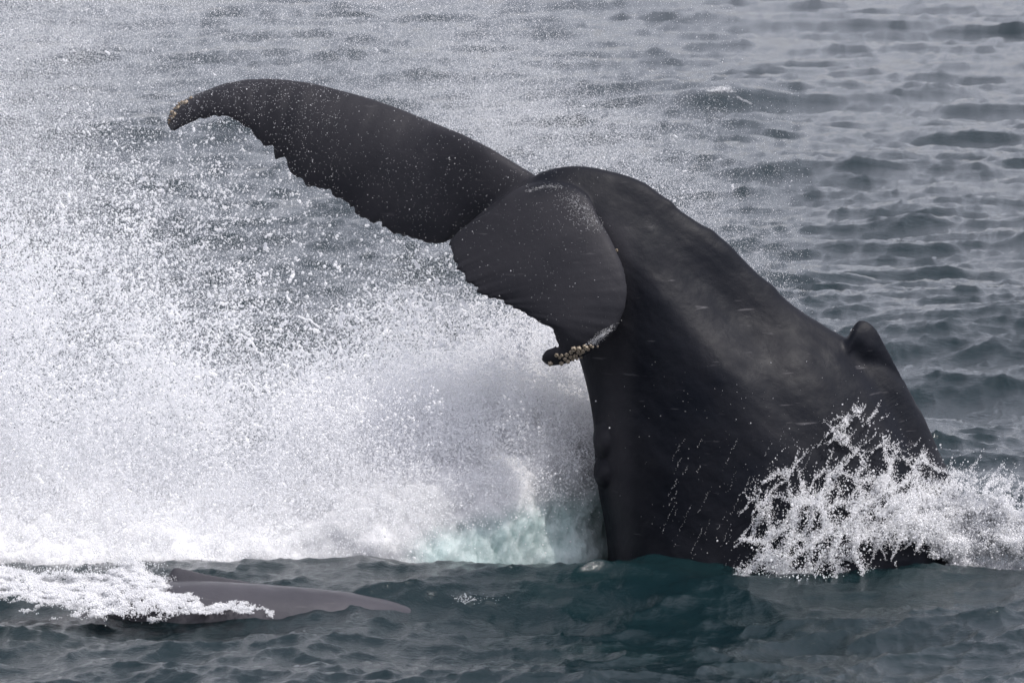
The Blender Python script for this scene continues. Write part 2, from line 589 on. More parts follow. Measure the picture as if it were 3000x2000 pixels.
def fluke_shell(lead, trail, depth, thick, nu=230, nv=44, seed=1, tooth=11.0):
    a = spline(polyline(lead, 40), nu)
    b = polyline(trail, nu)
    u = np.linspace(0, 1, nu)
    # ragged trailing edge
    q = np.stack([u * 48, np.zeros(nu), np.zeros(nu)], -1)
    jag = np.abs(noise(q, 1.0, seed)) * 1.3 + 0.5 * noise(q, 2.3, seed + 4)
    d = (a - b); d /= np.linalg.norm(d, axis=1)[:, None] + 1e-6
    env = sstep(0.10, 0.2, u) * (1 - sstep(0.90, 0.97, u))
    b = b + d * (jag * tooth * env)[:, None]
    w = np.linspace(0, 1, nv)
    w = 0.5 - 0.5 * np.cos(np.pi * w)
    pts = a[:, None, :] * (1 - w[None, :, None]) + b[:, None, :] * w[None, :, None]
    Y = depth(pts[..., 0], pts[..., 1], u[:, None] + 0 * w[None, :], w[None, :] + 0 * u[:, None])
    mid = at(pts[..., 0], pts[..., 1], Y)
    # thickness across the chord, blunt leading edge, thin trailing edge
    prof = np.sqrt(np.clip(w, 0, 1)) * (1 - w) ** 0.8 * 2.0
    prof = prof / prof.max()
    T = thick(u)[:, None] * prof[None, :] + 0.0085 * sstep(0, 0.05, w)[None, :]
    T[:, 0] = 0
    T[:, -1] = 0.006
    du = np.gradient(mid, axis=0); dv = np.gradient(mid, axis=1)
    nrm = np.cross(du, dv)
    nrm /= np.linalg.norm(nrm, axis=-1)[..., None] + 1e-9
    ref = nrm[nu // 2, nv // 2]
    top = mid + nrm * T[..., None]
    bot = mid - nrm * T[..., None]
    ring = np.concatenate([top, bot[:, ::-1]], 1)
    return ring


def left_depth(px, py, u, w):
    s = np.clip((1450 - px) / 960, -0.3, 1)
    return 0.24 + 0.98 * s + 0.16 * np.sin(np.pi * np.clip(s, 0, 1)) * 0 + 0.22 * (1 - w) * (1 - s) * sstep(0, .2, s) + 0.20 * (1 - w) ** 3 * sstep(0.0, 0.3, s) - 0.12 * w * s


def right_depth(px, py, u, w):
    # distance from the ridge line (1690,487) - (1315,705), in photo pixels, towards lower right
    d = ((px - 1315) * 0.503 + (py - 705) * 0.865)
    y = -0.17 - 0.85 * np.clip(d, -80, 500) / 400 * (1 - 0.28 * np.clip(d, 0, 500) / 400)
    y = y + 0.10 * (1 - w) ** 3          # leading edge rolls away
    return y + 0.12 * sstep(0.70, 1.0, u) * sstep(880, 1080, py)


def right_thick(u):
    return np.interp(u, [0, 0.15, 0.4, 0.7, 0.9, 1], [0.11, 0.095, 0.075, 0.055, 0.034, 0.012])


def left_thick(u):
    return np.interp(u, [0, 0.15, 0.4, 0.7, 0.9, 1], [0.14, 0.125, 0.10, 0.07, 0.04, 0.012])


def ellipsoid(c, r, rot=None, n=20, m=28):
    t = np.linspace(0.02, np.pi - 0.02, n)[:, None]
    p = np.linspace(0, 2 * np.pi, m, endpoint=False)[None]
    P = np.stack([np.sin(t) * np.cos(p) * r[0], np.sin(t) * np.sin(p) * r[1], np.cos(t) * r[2] + 0 * p], -1)
    if rot is not None:
        P = P @ np.array(rot.to_3x3()).T
    return P + np.asarray(c)


def combine(shells):
    V, F, k = [], [], 0
    for P in shells:
        v, f = loft(P)
        V.append(v)
        F += [tuple(i + k for i in q) for q in f]
        k += len(v)
    return np.vstack(V), F


def remesh(V, F, voxel):
    bmm = bpy.data.meshes.new('shell')
    bmm.from_pydata([tuple(v) for v in V], [], F)
    bm = bmesh.new(); bm.from_mesh(bmm)
    # recalc outward, island by island
    bmesh.ops.recalc_face_normals(bm, faces=bm.faces)
    bm.to_mesh(bmm); bm.free()
    o = bpy.data.objects.new('shell', bmm)
    C.objects.link(o)
    md = o.modifiers.new('r', 'REMESH'); md.mode = 'VOXEL'; md.voxel_size = voxel; md.adaptivity = 0
    dg = bpy.context.evaluated_depsgraph_get()
    ev = o.evaluated_get(dg)
    me = ev.to_mesh()
    n = len(me.vertices)
    v = np.empty(n * 3, np.float32); me.vertices.foreach_get('co', v)
    nf = len(me.polygons)
    li = np.empty(len(me.loops), np.int32); me.loops.foreach_get('vertex_index', li)
    ls = np.empty(nf, np.int32); me.polygons.foreach_get('loop_total', ls)
    quads = li.reshape(-1, 4) if (ls == 4).all() else None
    if quads is None:
        st = np.r_[0, np.cumsum(ls)[:-1]]
        quads = [tuple(li[s:s + t]) for s, t in zip(st, ls)]
    ev.to_mesh_clear()
    bpy.data.objects.remove(o); bpy.data.meshes.remove(bmm)
    return v.reshape(-1, 3).astype(float), quads


def smooth_verts(V, F, weight, iters):
    E = np.vstack([F[:, [0, 1]], F[:, [1, 2]], F[:, [2, 3]], F[:, [3, 0]]])
    a = np.r_[E[:, 0], E[:, 1]]; b = np.r_[E[:, 1], E[:, 0]]
    deg = np.bincount(a, minlength=len(V))[:, None]
    for _ in range(iters):
        s = np.stack([np.bincount(a, V[b, k], len(V)) for k in range(3)], -1) / np.maximum(deg, 1)
        V = V + weight[:, None] * (s - V)
    return V


def smooth_attr(a, F, n, iters):
    E = np.vstack([F[:, [0, 1]], F[:, [1, 2]], F[:, [2, 3]], F[:, [3, 0]]])
    i = np.r_[E[:, 0], E[:, 1]]; j = np.r_[E[:, 1], E[:, 0]]
    deg = np.maximum(np.bincount(i, minlength=n), 1)
    for _ in range(iters): a = np.bincount(i, a[j], n) / deg
    return a


def vert_normals(V, F):
    n = np.cross(V[F[:, 2]] - V[F[:, 0]], V[F[:, 3]] - V[F[:, 1]])
    out = np.zeros_like(V)
    for k in range(4):
        for c in range(3):
            out[:, c] += np.bincount(F[:, k], n[:, c], len(V))
    return out / (np.linalg.norm(out, axis=1)[:, None] + 1e-12)


def build_whale():
    body = whale_body_shell()
    shells = [body,
              fluke_shell(LF_LEAD, LF_TRAIL, left_depth, left_thick, seed=2),
              fluke_shell(RF_LEAD, RF_TRAIL, right_depth, right_thick, seed=5, tooth=15.0)]
    # dorsal fin: upright hooked hump with a long front slope
    fin = []
    prof = np.array([(2478, 1000), (2492, 968), (2502, 952), (2512, 940), (2525, 936), (2545, 944), (2563, 960), (2577, 980), (2590, 1004), (2610, 1038), (2638, 1088), (2678, 1165)], float)
    base = np.array([(2440, 1030), (2455, 1040), (2465, 1050), (2475, 1060), (2488, 1068), (2500, 1075), (2515, 1080), (2530, 1085), (2545, 1095), (2565, 1110), (2600, 1150), (2660, 1230)], float)
    pr, bs = spline(prof, 60), spline(base, 60)
    ww = np.interp(np.linspace(0, 1, 60), [0, .1, .3, .6, 1], [0.07, .15, .20, .16, .02])
    for k in range(60):
        t = np.linspace(0, 1, 12)
        row = bs[k] + (pr[k] - bs[k]) * t[:, None]
        th = ww[k] * (1 - t ** 2.2) + 0.012 * (1 - t)
        A = at(row[:, 0], row[:, 1], -th)
        B = at(row[:, 0], row[:, 1], th)
        fin.append(np.vstack([A, B[::-1][1:]]))
    shells.append(np.array(fin))
    # knuckles along the back and the folds at the belly edge
    for (px, py, r1, r2) in [(1965, 592, .10, .045), (2085, 683, .11, .05), (2137, 728, .09, .04), (2255, 838, .12, .045)]:
        c = at(px - 6, py + 10, 0.0)
        shells.append(ellipsoid(c, (r1, 0.07, r2), Matrix.Rotation(R(40), 4, 'Y')))
    for (px, py, Y, r) in [(1775, 1285, -0.10, (.115, .26, .20)), (1772, 1380, -0.12, (.10, .22, .16))]:
        shells.append(ellipsoid(at(px, py, Y), r))
    V, F = combine(shells)
    V, F = remesh(V, F, 0.0135)
    px, py = to_px(V)
    # smoothing: gentle on thin fluke edges, strong on the stock and where the flukes grow out of it
    body_w = 0.55 * np.ones(len(V))
    fl = (px < 1500) | ((px < 1850) & (py > 560) & (V[:, 1] < -0.28))
    body_w[fl] = 0.30
    edge = np.zeros(len(V))
    for tr in (LF_TRAIL, RF_TRAIL):
        tp = polyline(tr, 120)
        g = np.full(len(V), 1e9)
        for q in tp: g = np.minimum(g, (px - q[0]) ** 2 + (py - q[1]) ** 2)
        edge = np.maximum(edge, 1 - sstep(14, 40, np.sqrt(g)))
    body_w = body_w * (1 - 0.95 * edge * fl)
    V = smooth_verts(V, F, body_w, 4)
    d = np.abs((px - 1315) * 0.503 + (py - 705) * 0.865)
    joint = (1 - sstep(60, 130, d)) * sstep(1300, 1380, px) * (1 - sstep(1760, 1850, px)) * (py < 760)
    root = np.exp(-(((px - 1740) / 60) ** 2 + ((py - 600) / 70) ** 2))
    V = smooth_verts(V, F, 0.6 * np.clip(np.maximum(joint, root), 0, 1), 8)
    stock = sstep(1850, 2000, px) * sstep(500, 620, py) * (1 - 0.9 * np.exp(-(((px - 2530) / 70) ** 2 + ((py - 960) / 60) ** 2) ** 2))
    V = smooth_verts(V, F, 0.6 * stock, 10)
    # large soft muscle relief and small creases
    nr = vert_normals(V, F)
    flank = sstep(1720, 1900, px) * (V[:, 1] < 0.3)
    q = V.copy(); 
    rot = np.array(Matrix.Rotation(R(-38), 3, 'Y'))
    q = q @ rot.T
    q = q * np.array([0.8, 1.0, 2.2])
    soft = fbm(q, 1.4, 3, 0.5, 21)
    crease = fbm(V, 11.0, 3, 0.55, 44)
    V = V + nr * (0.018 * soft * flank + 0.0035 * crease * (0.3 + 0.7 * flank))[:, None]
    # a long groove running down the flank from the stock
    g0, g1 = np.array([1930, 700]), np.array([2420, 1330])
    gd = (g1 - g0) / np.linalg.norm(g1 - g0)
    rel = np.stack([px, py], -1) - g0
    al = rel @ gd; ac = rel @ np.array([-gd[1], gd[0]]) + 38 * np.sin(al / 190.0)
    V = V + nr * ((-0.030 * np.exp(-(ac / 60) ** 2) + 0.022 * np.exp(-((ac + 110) / 80) ** 2)) * sstep(-60, 180, al) * (1 - sstep(620, 900, al)) * (V[:, 1] < 0.1))[:, None]
    kp = spline(np.array([(2512, 1035), (2538, 1065), (2575, 1110), (2640, 1215), (2690, 1330), (2715, 1450)], float), 60)
    g = np.full(len(V), 1e9)
    for q in kp: g = np.minimum(g, (px - q[0]) ** 2 + (py - q[1]) ** 2)
    V = V - nr * (0.065 * np.exp(-g / 40 ** 2) * (V[:, 1] < 0.05))[:, None]
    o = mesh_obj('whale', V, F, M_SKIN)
    sc = np.where(fl | (px < 1560), 1.0, 0.0)  # mask for the flukes, whose brighter lighting is put into the skin colour
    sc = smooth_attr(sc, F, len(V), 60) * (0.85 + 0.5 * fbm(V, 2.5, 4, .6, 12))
    a = o.data.attributes.new('painted_lit', 'FLOAT', 'POINT'); a.data.foreach_set('value', np.clip(sc, 0, 1).astype(np.float32))
    tag(o, 'huge dark humpback tail stock with raised flukes and dorsal fin rising from the sea', 'whale')
    return o, V, F


whale, WV, WF = build_whale()
BVH = BVHTree.FromPolygons([tuple(v) for v in WV], [tuple(int(i) for i in f) for f in WF])
CAMP = Vector((0, -CAM_D, CAM_H))


def hit(px, py):
    d = Vector(at(px, py, 0.0)) - CAMP
    d.normalize()
    loc, nor, idx, dist = BVH.ray_cast(CAMP, d)
    return (loc, nor) if loc is not None else (None, None)


# barnacles
def barnacle_mesh(stalk=False):
    bm = bmesh.new()
    n = 10
    if stalk:
        prof = [(0.35, 0), (0.30, 1.2), (0.34, 2.2), (0.62, 2.7), (0.70, 3.4), (0.45, 4.0), (0.0, 4.15)]
    else:
        prof = [(1.0, -0.2), (0.92, 0.25), (0.72, 0.85), (0.60, 1.05), (0.44, 1.0), (0.30, 0.55), (0.0, 0.45)]
    rings = []
    for k, (r, z) in enumerate(prof):
        if r == 0:
            rings.append([bm.verts.new((0, 0, z))])
        else:
            rings.append([bm.verts.new((r * (1 + 0.10 * math.cos(5 * 2 * math.pi * q / n)) * math.cos(2 * math.pi * q / n),
                                        r * (1 + 0.10 * math.cos(5 * 2 * math.pi * q / n)) * math.sin(2 * math.pi * q / n), z)) for q in range(n)])
    for a, b in zip(rings, rings[1:]):
        for q in range(n):
            if len(b) == 1: bm.faces.new((a[q], a[(q + 1) % n], b[0]))
            else: bm.faces.new((a[q], a[(q + 1) % n], b[(q + 1) % n], b[q]))
    me = bpy.data.meshes.new('barnacle')
    bm.to_mesh(me); bm.free()
    for p in me.polygons: p.use_smooth = True
    return me


def shell_material(name, c1, c2):
    m, nt, out = node_mat(name)
    L = nt.links.new
    tc = N(nt, 'ShaderNodeTexCoord')
    n = N(nt, 'ShaderNodeTexNoise', Scale=3.0, Detail=3.0)
    L(tc.outputs['Object'], n.inputs['Vector'])
    r = ramp(nt, n.outputs['Fac'], [(0.35, c1), (0.65, c2)])
    b = N(nt, 'ShaderNodeBsdfPrincipled', Roughness=0.55)
    L(r.outputs[0], b.inputs['Base Color']); L(b.outputs[0], out.inputs[0])
    return m


M_BARN = shell_material('barnacle_shell', (0.12, 0.09, 0.055), (0.40, 0.34, 0.26))
M_STALK = shell_material('stalked_barnacle', (0.05, 0.028, 0.02), (0.30, 0.21, 0.12))
me_b, me_s = barnacle_mesh(), barnacle_mesh(True)
me_b.materials.append(M_BARN); me_s.materials.append(M_STALK)


def barnacle(name, me, px, py, size, axis=None):
    loc, nor = hit(px, py)
    if loc is None:
        for k in range(1, 30):
            for dx, dy in ((1, 0), (-1, 0), (0, 1), (0, -1)):
                loc, nor = hit(px + dx * k * 1.5, py + dy * k * 1.5)
                if loc is not None: break
            if loc is not None: break
    if loc is None: return
    ax = Vector(axis) if axis is not None else nor
    o = bpy.data.objects.new(name, me)
    C.objects.link(o)
    o.parent = whale
    o.rotation_euler = (Matrix.Rotation(random.uniform(0, 6), 4, 'Z')).to_euler()
    q = ax.to_track_quat('Z', 'Y')
    o.rotation_euler = (q.to_matrix().to_4x4() @ Matrix.Rotation(random.uniform(0, 6), 4, 'Z')).to_euler()
    o.location = loc - ax * size * 0.1
    o.scale = (size, size, size * random.uniform(0.8, 1.2))


for (px, py, s) in [(1631, 1040, 9), (1646, 1041, 7), (1660, 1039, 9), (1673, 1031, 9), (1681, 1022, 12), (1696, 1020, 10), (1693, 1029, 9), (1707, 1028, 10),
                    (1685, 1042, 11), (1671, 1045, 8), (1717, 1018, 10), (1723, 1022, 8), (1712, 1014, 8), (1699, 1036, 7), (1655, 1051, 8), (1663, 1057, 9),
                    (1645, 1062, 9), (1613, 1063, 10), (1704, 1045, 8), (1690, 1049, 7), (1730, 1012, 6), (1678, 1052, 7), (1736, 1016, 6), (1640, 1047, 6),
                    (1806, 734, 7), (1750, 1014, 5)]:
    barnacle('barnacle', me_b, px, py, s * 0.0031 * 0.76)
for (px, py, s) in [(545, 301, 9), (535, 303, 8), (528, 308, 7), (560, 288, 6), (513, 336, 7), (508, 344, 6), (505, 330, 7), (522, 316, 8)]:
    barnacle('barnacle', me_b, px, py, s * 0.0028)
for (px, py, s, ax) in [(520, 318, 3.4, (-0.95, -0.3, 0.05)), (512, 327, 3.2, (-0.9, -0.3, -0.1)), (507, 338, 3.0, (-0.7, -0.5, -0.3)), (503, 348, 3.0, (-0.75, -0.2, -0.4)),
                        (500, 355, 2.6, (-0.6, -0.4, -0.6)), (530, 308, 3, (-0.6, -0.2, 0.5)), (524, 312, 3, (-0.7, -0.3, 0.4)), (537, 303, 2.8, (-0.5, -0.3, 0.6))]:
    barnacle('stalked_barnacle', me_s, px, py, s * 0.0029, ax)


# ------------------------------------------------------------------ the second whale, low in the water
def build_small_whale():
    top = np.array([(100, 1860), (220, 1805), (330, 1745), (400, 1717), (480, 1704), (600, 1703), (720, 1709), (800, 1714), (900, 1722), (1000, 1733), (1080, 1746), (1165, 1766), (1230, 1790),
                    (1300, 1806), (1360, 1812), (1420, 1820), (1500, 1840), (1580, 1870)], float)
    s = spline(top, 120)
    Y0 = -2.55
    tp = at(s[:, 0], s[:, 1], Y0)
    t = np.linspace(0, 1, 120)
    hw = np.interp(s[:, 0], [100, 330, 600, 900, 1165, 1400, 1580], [0.3, 0.40, 0.48, 0.42, 0.30, 0.24, 0.16])
    th = np.linspace(0, 2 * np.pi, 64, endpoint=False)
    P = np.zeros((120, 64, 3))
    P[..., 0] = tp[:, None, 0]
    P[..., 1] = Y0 + np.sin(th)[None] * hw[:, None]
    P[..., 2] = tp[:, None, 2] - hw[:, None] + np.cos(th)[None] * hw[:, None]
    fin = np.array([(430, 1722), (478, 1708), (490, 1690), (500, 1668), (508, 1661), (522, 1660), (545, 1664), (570, 1671), (610, 1680), (660, 1690), (720, 1701), (790, 1716), (860, 1735)], float)
    f = spline(fin, 90)
    YF = -2.28
    fp = at(f[:, 0], f[:, 1], YF)
    rows = []
    for k in range(90):
        z1 = fp[k, 2]; z0 = -0.15
        u = np.linspace(0, 1, 14)
        w = 0.30 * (1 - u) ** 1.5 + 0.028 * np.sqrt(np.clip(1 - u ** 4, 0, 1))
        A = np.stack([0 * u + fp[k, 0], YF - w, z0 + (z1 - z0) * u], -1)
        B = np.stack([0 * u + fp[k, 0], YF + w, z0 + (z1 - z0) * u], -1)
        rows.append(np.vstack([A, B[::-1][1:]]))
    V, F = combine([P, np.array(rows)])
    V, F = remesh(V, F, 0.012)
    V = smooth_verts(V, F, 0.5 * np.ones(len(V)), 5)
    V = V + vert_normals(V, F) * (0.006 * fbm(V, 5, 3, 0.5, 71))[:, None]
    o = mesh_obj('whale', V, F, M_SKIN2)
    tag(o, 'smaller grey whale back with stubby dorsal fin lying low in the foreground water', 'whale')
    return o, V, F


calf, KV, KF = build_small_whale()
BVH2 = BVHTree.FromPolygons([tuple(v) for v in KV], [tuple(int(i) for i in f) for f in KF])


# ------------------------------------------------------------------ splash: the churned wall of aerated water
def wall(name, xs, tops, Yf, Yb, mat, seed, rough=0.10, nu=220, nv=90, z0=-0.4):
    """lumpy mound of white water: front depth Yf(x), back depth Yb, top line in photo pixels"""
    x = np.linspace(xs[0], xs[-1], nu)
    tz = np.interp(x, xs, tops)
    th = np.linspace(0, np.pi, nv)
    yc, hd = (Yf + Yb) / 2, (Yb - Yf) / 2
    taper = np.sqrt(np.clip(1 - np.abs(np.linspace(-1, 1, nu)) ** 6, 0, 1))
    P = np.zeros((nu, nv, 3))
    X = at(x, np.full(nu, 1400.0), yc)[:, 0]
    Z = at(x, tz, yc)[:, 2]
    P[..., 0] = X[:, None]
    P[..., 1] = yc[:, None] - (hd * taper)[:, None] * np.cos(th)[None] + 0.5 * np.sin(th)[None]
    P[..., 2] = z0 + (Z[:, None] - z0) * np.sin(th)[None] ** 0.6
    F = []
    for i in range(nu - 1):
        for j in range(nv - 1):
            F.append((i * nv + j, (i + 1) * nv + j, (i + 1) * nv + j + 1, i * nv + j + 1))
    F = np.array(F)
    V = P.reshape(-1, 3)
    nr = vert_normals(V, F)
    V = V + nr * (rough * fbm(V, 1.7, 7, 0.66, seed))[:, None]
    return V, F


wx_ = np.array([-900, -200, 0, 250, 500, 750, 950, 1150, 1350, 1550, 1700, 1800, 1860.])
wt_ = np.array([1370, 1370, 1380, 1400, 1440, 1430, 1330, 1220, 1130, 1090, 1080, 1100, 1190.])
V, F = wall('splash', wx_, wt_, np.interp(np.linspace(-900, 1860, 560), [-900, 600, 1050, 1350, 1860], [-0.9, -0.95, -0.85, -0.6, -0.2]), 1.9, M_CHURN, 31, 0.26, 560, 200)
splash = mesh_obj('splash', V, F, M_CHURN)
px, py = to_px(V)
nz = fbm(V, 1.1, 4, .6, 5)
line = 1660 - (np.clip(px, 1080, 1800) - 1080) * 0.42          # foam above, aerated water below
aer = sstep(-40, 70, py - line + 70 * nz) * sstep(1150, 1330, px + 70 * nz)
at_ = splash.data.attributes.new('aer', 'FLOAT', 'POINT')
at_.data.foreach_set('value', aer.astype(np.float32))
tag(splash, 'thick white wall of churned splash water, turquoise where it wells up against the big whale', 'splash', kind='stuff')


# ------------------------------------------------------------------ spray
GX = np.array([-600, 0, 200, 400, 600, 800, 1000, 1200, 1400, 1600, 1800, 2000, 2200, 2400.])
GY = np.array([-200, 0, 200, 400, 600, 800, 1000, 1200, 1400, 1600, 1700.])
DROPS = np.array([
    [.05, .05, .04, .02, .015, .015, .015, .01, .01, .005, 0, 0, 0, 0],
    [.06, .06, .04, .02, .015, .015, .015, .01, .01, .005, 0, 0, 0, 0],
    [.12, .11, .06, .03, .02, .01, .01, .01, .01, .005, 0, 0, 0, 0],
    [.30, .28, .20, .11, .06, .03, .02, .02, .04, .04, .02, .01, 0, 0],
    [.46, .46, .38, .26, .17, .09, .05, .04, .05, .06, .06, .04, 0, 0],
    [.62, .62, .54, .50, .30, .18, .09, .15, .12, .05, .04, .04, 0, 0],
    [.76, .76, .70, .72, .50, .36, .36, .46, .48, .48, .3, 0, 0, 0],
    [.92, .90, .88, .86, .80, .76, .84, .90, .85, .75, .6, 0, 0, 0],
    [.90, .90, .88, .88, .90, .85, .60, .35, .25, .15, .1, 0, 0, 0],
    [.70, .65, .65, .65, .60, .50, .25, .10, .05, .05, .05, 0, 0, 0],
    [.60, .60, .60, .60, .50, .40, .20, .1, .05, .05, .05, 0, 0, 0]])
MIST = np.array([
    [.32, .30, .26, .22, .19, .18, .18, .17, .14, .09, .04, .01, 0, 0],
    [.34, .32, .28, .23, .19, .18, .18, .17, .14, .09, .04, .01, 0, 0],
    [.38, .36, .30, .20, .13, .13, .15, .20, .24, .20, .08, .02, 0, 0],
    [.40, .38, .28, .14, .08, .08, .15, .34, .48, .44, .32, .14, .02, 0],
    [.44, .42, .32, .20, .12, .08, .06, .08, .20, .36, .36, .28, .06, 0],
    [.50, .48, .40, .34, .22, .14, .10, .16, .16, .08, .08, .16, .16, 0],
    [.55, .55, .50, .50, .38, .30, .30, .40, .40, .35, .2, .05, .08, 0],
    [.60, .60, .60, .60, .6, .6, .6, .6, .6, .6, .5, 0, 0, 0],
    [.60, .60, .60, .60, .6, .6, .4, .25, .15, .1, .1, 0, 0, 0],
    [.60, .60, .60, .60, .6, .5, .3, .1, .05, .05, .05, 0, 0, 0],
    [.60, .60, .60, .60, .6, .5, .3, .1, .05, .05, .05, 0, 0, 0]])


def grid_lookup(T, px, py):
    tau = -np.log(1 - np.clip(T, 0, 0.995))
    u = np.interp(px, GX, np.arange(len(GX)))
    v = np.interp(py, GY, np.arange(len(GY)))
    i = np.clip(u.astype(int), 0, len(GX) - 2); j = np.clip(v.astype(int), 0, len(GY) - 2)
    fu, fv = u - i, v - j
    fu = fu * fu * (3 - 2 * fu); fv = fv * fv * (3 - 2 * fv)
    return tau[j, i] * (1 - fu) * (1 - fv) + tau[j, i + 1] * fu * (1 - fv) + tau[j + 1, i] * (1 - fu) * fv + tau[j + 1, i + 1] * fu * fv


def scatter(T, rmean, sig, yfun, contrast, nscale, seed, box=(-600, 2400, -200, 1690), stretch=(1, 1)):
    r = np.random.default_rng(seed)
    area = (box[1] - box[0]) * (box[3] - box[2]) * 0.003 ** 2
    rr2 = rmean ** 2 * math.exp(2 * sig ** 2)
    tmax = 4.6
    n = int(tmax * area / (math.pi * rr2) * 1.0)
    px = r.uniform(box[0], box[1], n); py = r.uniform(box[2], box[3], n)
    tau = grid_lookup(T, px, py)
    keep = r.uniform(0, tmax, n) < tau * 2.2
    px, py, tau = px[keep], py[keep], tau[keep]
    Y = yfun(px, py, r)
    P = at(px, py, Y)
    q = P * np.array([stretch[0], 0.7, stretch[1]])
    nz = fbm(q, nscale, 4, 0.6, seed + 3)
    w = np.exp(contrast * nz); w /= 2.2
    keep = r.uniform(0, 1, len(P)) < w
    P = P[keep]
    rad = rmean * np.exp(sig * r.normal(size=len(P)))
    return P, np.clip(rad, rmean * 0.3, rmean * 4)


def y_drops(px, py, r):
    n = len(px)
    Y = r.normal(0.9, 0.75, n)
    front = -0.6 + 0.0 * px
    front = np.where((px > 480) & (py < 760), 1.65, front)
    front = np.where(px > 1300, 0.0, front)
    front = np.where(px > 1560, 0.9, front)
    return np.maximum(Y, front) + np.where(Y < front, np.abs(r.normal(0, .5, n)), 0)


def y_mist(px, py, r):
    n = len(px)
    Y = r.normal(1.8, 0.8, n)
    return np.maximum(Y, np.where(px > 1000, 0.9, -0.6))


P1, R1 = scatter(DROPS, 0.0042, 0.54, y_drops, 1.9, 1.5, 101, stretch=(1.4, 0.8))
_, py1 = to_px(P1)
R1 = R1 * np.interp(py1, [250, 750], [0.62, 1.0])
# irregular blobs: small strings of merging drops
r_ = np.random.default_rng(5)
pick = r_.choice(len(P1), int(len(P1) * 0.10), replace=False)
ex, er = [], []
for k in range(6):
    d = r_.normal(size=(len(pick), 3)) * 0.5
    d += (r_.normal(size=(len(pick), 3)) * 0.0)
    dirn = np.stack([np.cos(pick * 1.7), 0 * pick, np.sin(pick * 1.7)], -1)
    ex.append(P1[pick] + (dirn * (k - 2.5) * 0.9 + d) * R1[pick][:, None])
    er.append(R1[pick] * r_.uniform(0.5, 1.1, len(pick)))
P1 = np.vstack([P1] + ex); R1 = np.concatenate([R1] + er)
# ropes of water torn out of the splash
sx, sr = [], []
for (cx, cy, wx, wy, n) in [(430, 950, 60, 170, 34), (1190, 800, 60, 60, 16), (1080, 1000, 90, 70, 22), (1270, 880, 50, 50, 10), (620, 520, 70, 120, 10), (250, 900, 130, 220, 26),
                            (800, 1080, 150, 90, 22), (1400, 980, 120, 60, 16), (120, 600, 120, 160, 12), (950, 1180, 160, 60, 16), (1650, 1100, 80, 40, 10)]:
    for k in range(n):
        p = np.array([r_.normal(cx, wx), r_.normal(cy, wy)])
        if grid_lookup(DROPS, p[:1], p[1:])[0] < 0.22: continue
        y = r_.uniform(0.1, 0.9) if cx < 1300 else r_.uniform(0.95, 1.3)
        if p[1] < 780: y = 1.7
        a = r_.normal(1.5, 0.7)
        b = r_.uniform(0.004, 0.011)
        for q in range(r_.integers(8, 46)):
            a += r_.normal(0, 0.35)
            p = p + np.array([math.cos(a), -math.sin(a)]) * 2.4
            if r_.uniform() < 0.2: continue
            sx.append(at(p[0], p[1], y)); sr.append(b * r_.uniform(0.45, 1.1))
P1 = np.vstack([P1, np.array(sx)]); R1 = np.r_[R1, sr]
# froth standing off the churned wall
wv = np.empty(len(splash.data.vertices) * 3, np.float32); splash.data.vertices.foreach_get('co', wv); wv = wv.reshape(-1, 3)
wn_ = np.empty(len(wv) * 3, np.float32); splash.data.vertices.foreach_get('normal', wn_); wn_ = wn_.reshape(-1, 3)
fx, fy = to_px(wv)
hh = np.clip((wv[:, 2] - 0.1) / 1.2, 0, 1)
ok = (wv[:, 2] > 0.05) & (wn_[:, 1] < 0.5) & (fx > -500) & (fx < 1850)
wgt = ok * (0.25 + 1.5 * hh) * (1 - 0.95 * aer)
idx = r_.choice(len(wv), 260000, p=wgt / wgt.sum())
off = np.abs(r_.normal(0, 1, len(idx))) ** 1.3 * (0.03 + 0.16 * hh[idx])
PF = wv[idx] + wn_[idx] * off[:, None] + r_.normal(0, 0.02, (len(idx), 3))
PF[:, 2] += np.abs(r_.normal(0, 0.10, len(idx))) * hh[idx]
RF = np.clip(0.0036 * np.exp(0.45 * r_.normal(size=len(idx))), 0.0015, 0.012)
P1 = np.vstack([P1, PF]); R1 = np.r_[R1, RF]
spray = points_obj('spray', P1, R1, M_DROP)
tag(spray, 'dense cloud of white flying spray droplets left of the whale', 'spray', kind='stuff')
P2, R2 = scatter(MIST, 0.0017, 0.35, y_mist, 1.0, 0.9, 202)
mist = points_obj('mist', P2, R2, M_MIST)
tag(mist, 'fine drifting mist of tiny droplets behind and above the raised flukes', 'mist', kind='stuff')
print('spray', len(P1), 'mist', len(P2))


# droplets hanging in front of the flukes
def y_front(px, py, r):
    return r.uniform(-1.7, -1.2, len(px)) + np.where(px < 1200, 0.9, 0)


FR = np.zeros_like(DROPS)
FR[2:7, 2:10] = 0.0012
FR[3:5, 6:10] = 0.003
P3, R3 = scatter(FR, 0.0012, 0.4, y_front, 1.0, 1.5, 303, box=(300, 1800, 200, 1000))
tag(points_obj('water_drops', P3, R3, M_DROP), 'scattered tiny water drops glinting in front of the raised flukes', 'water drops', kind='stuff')


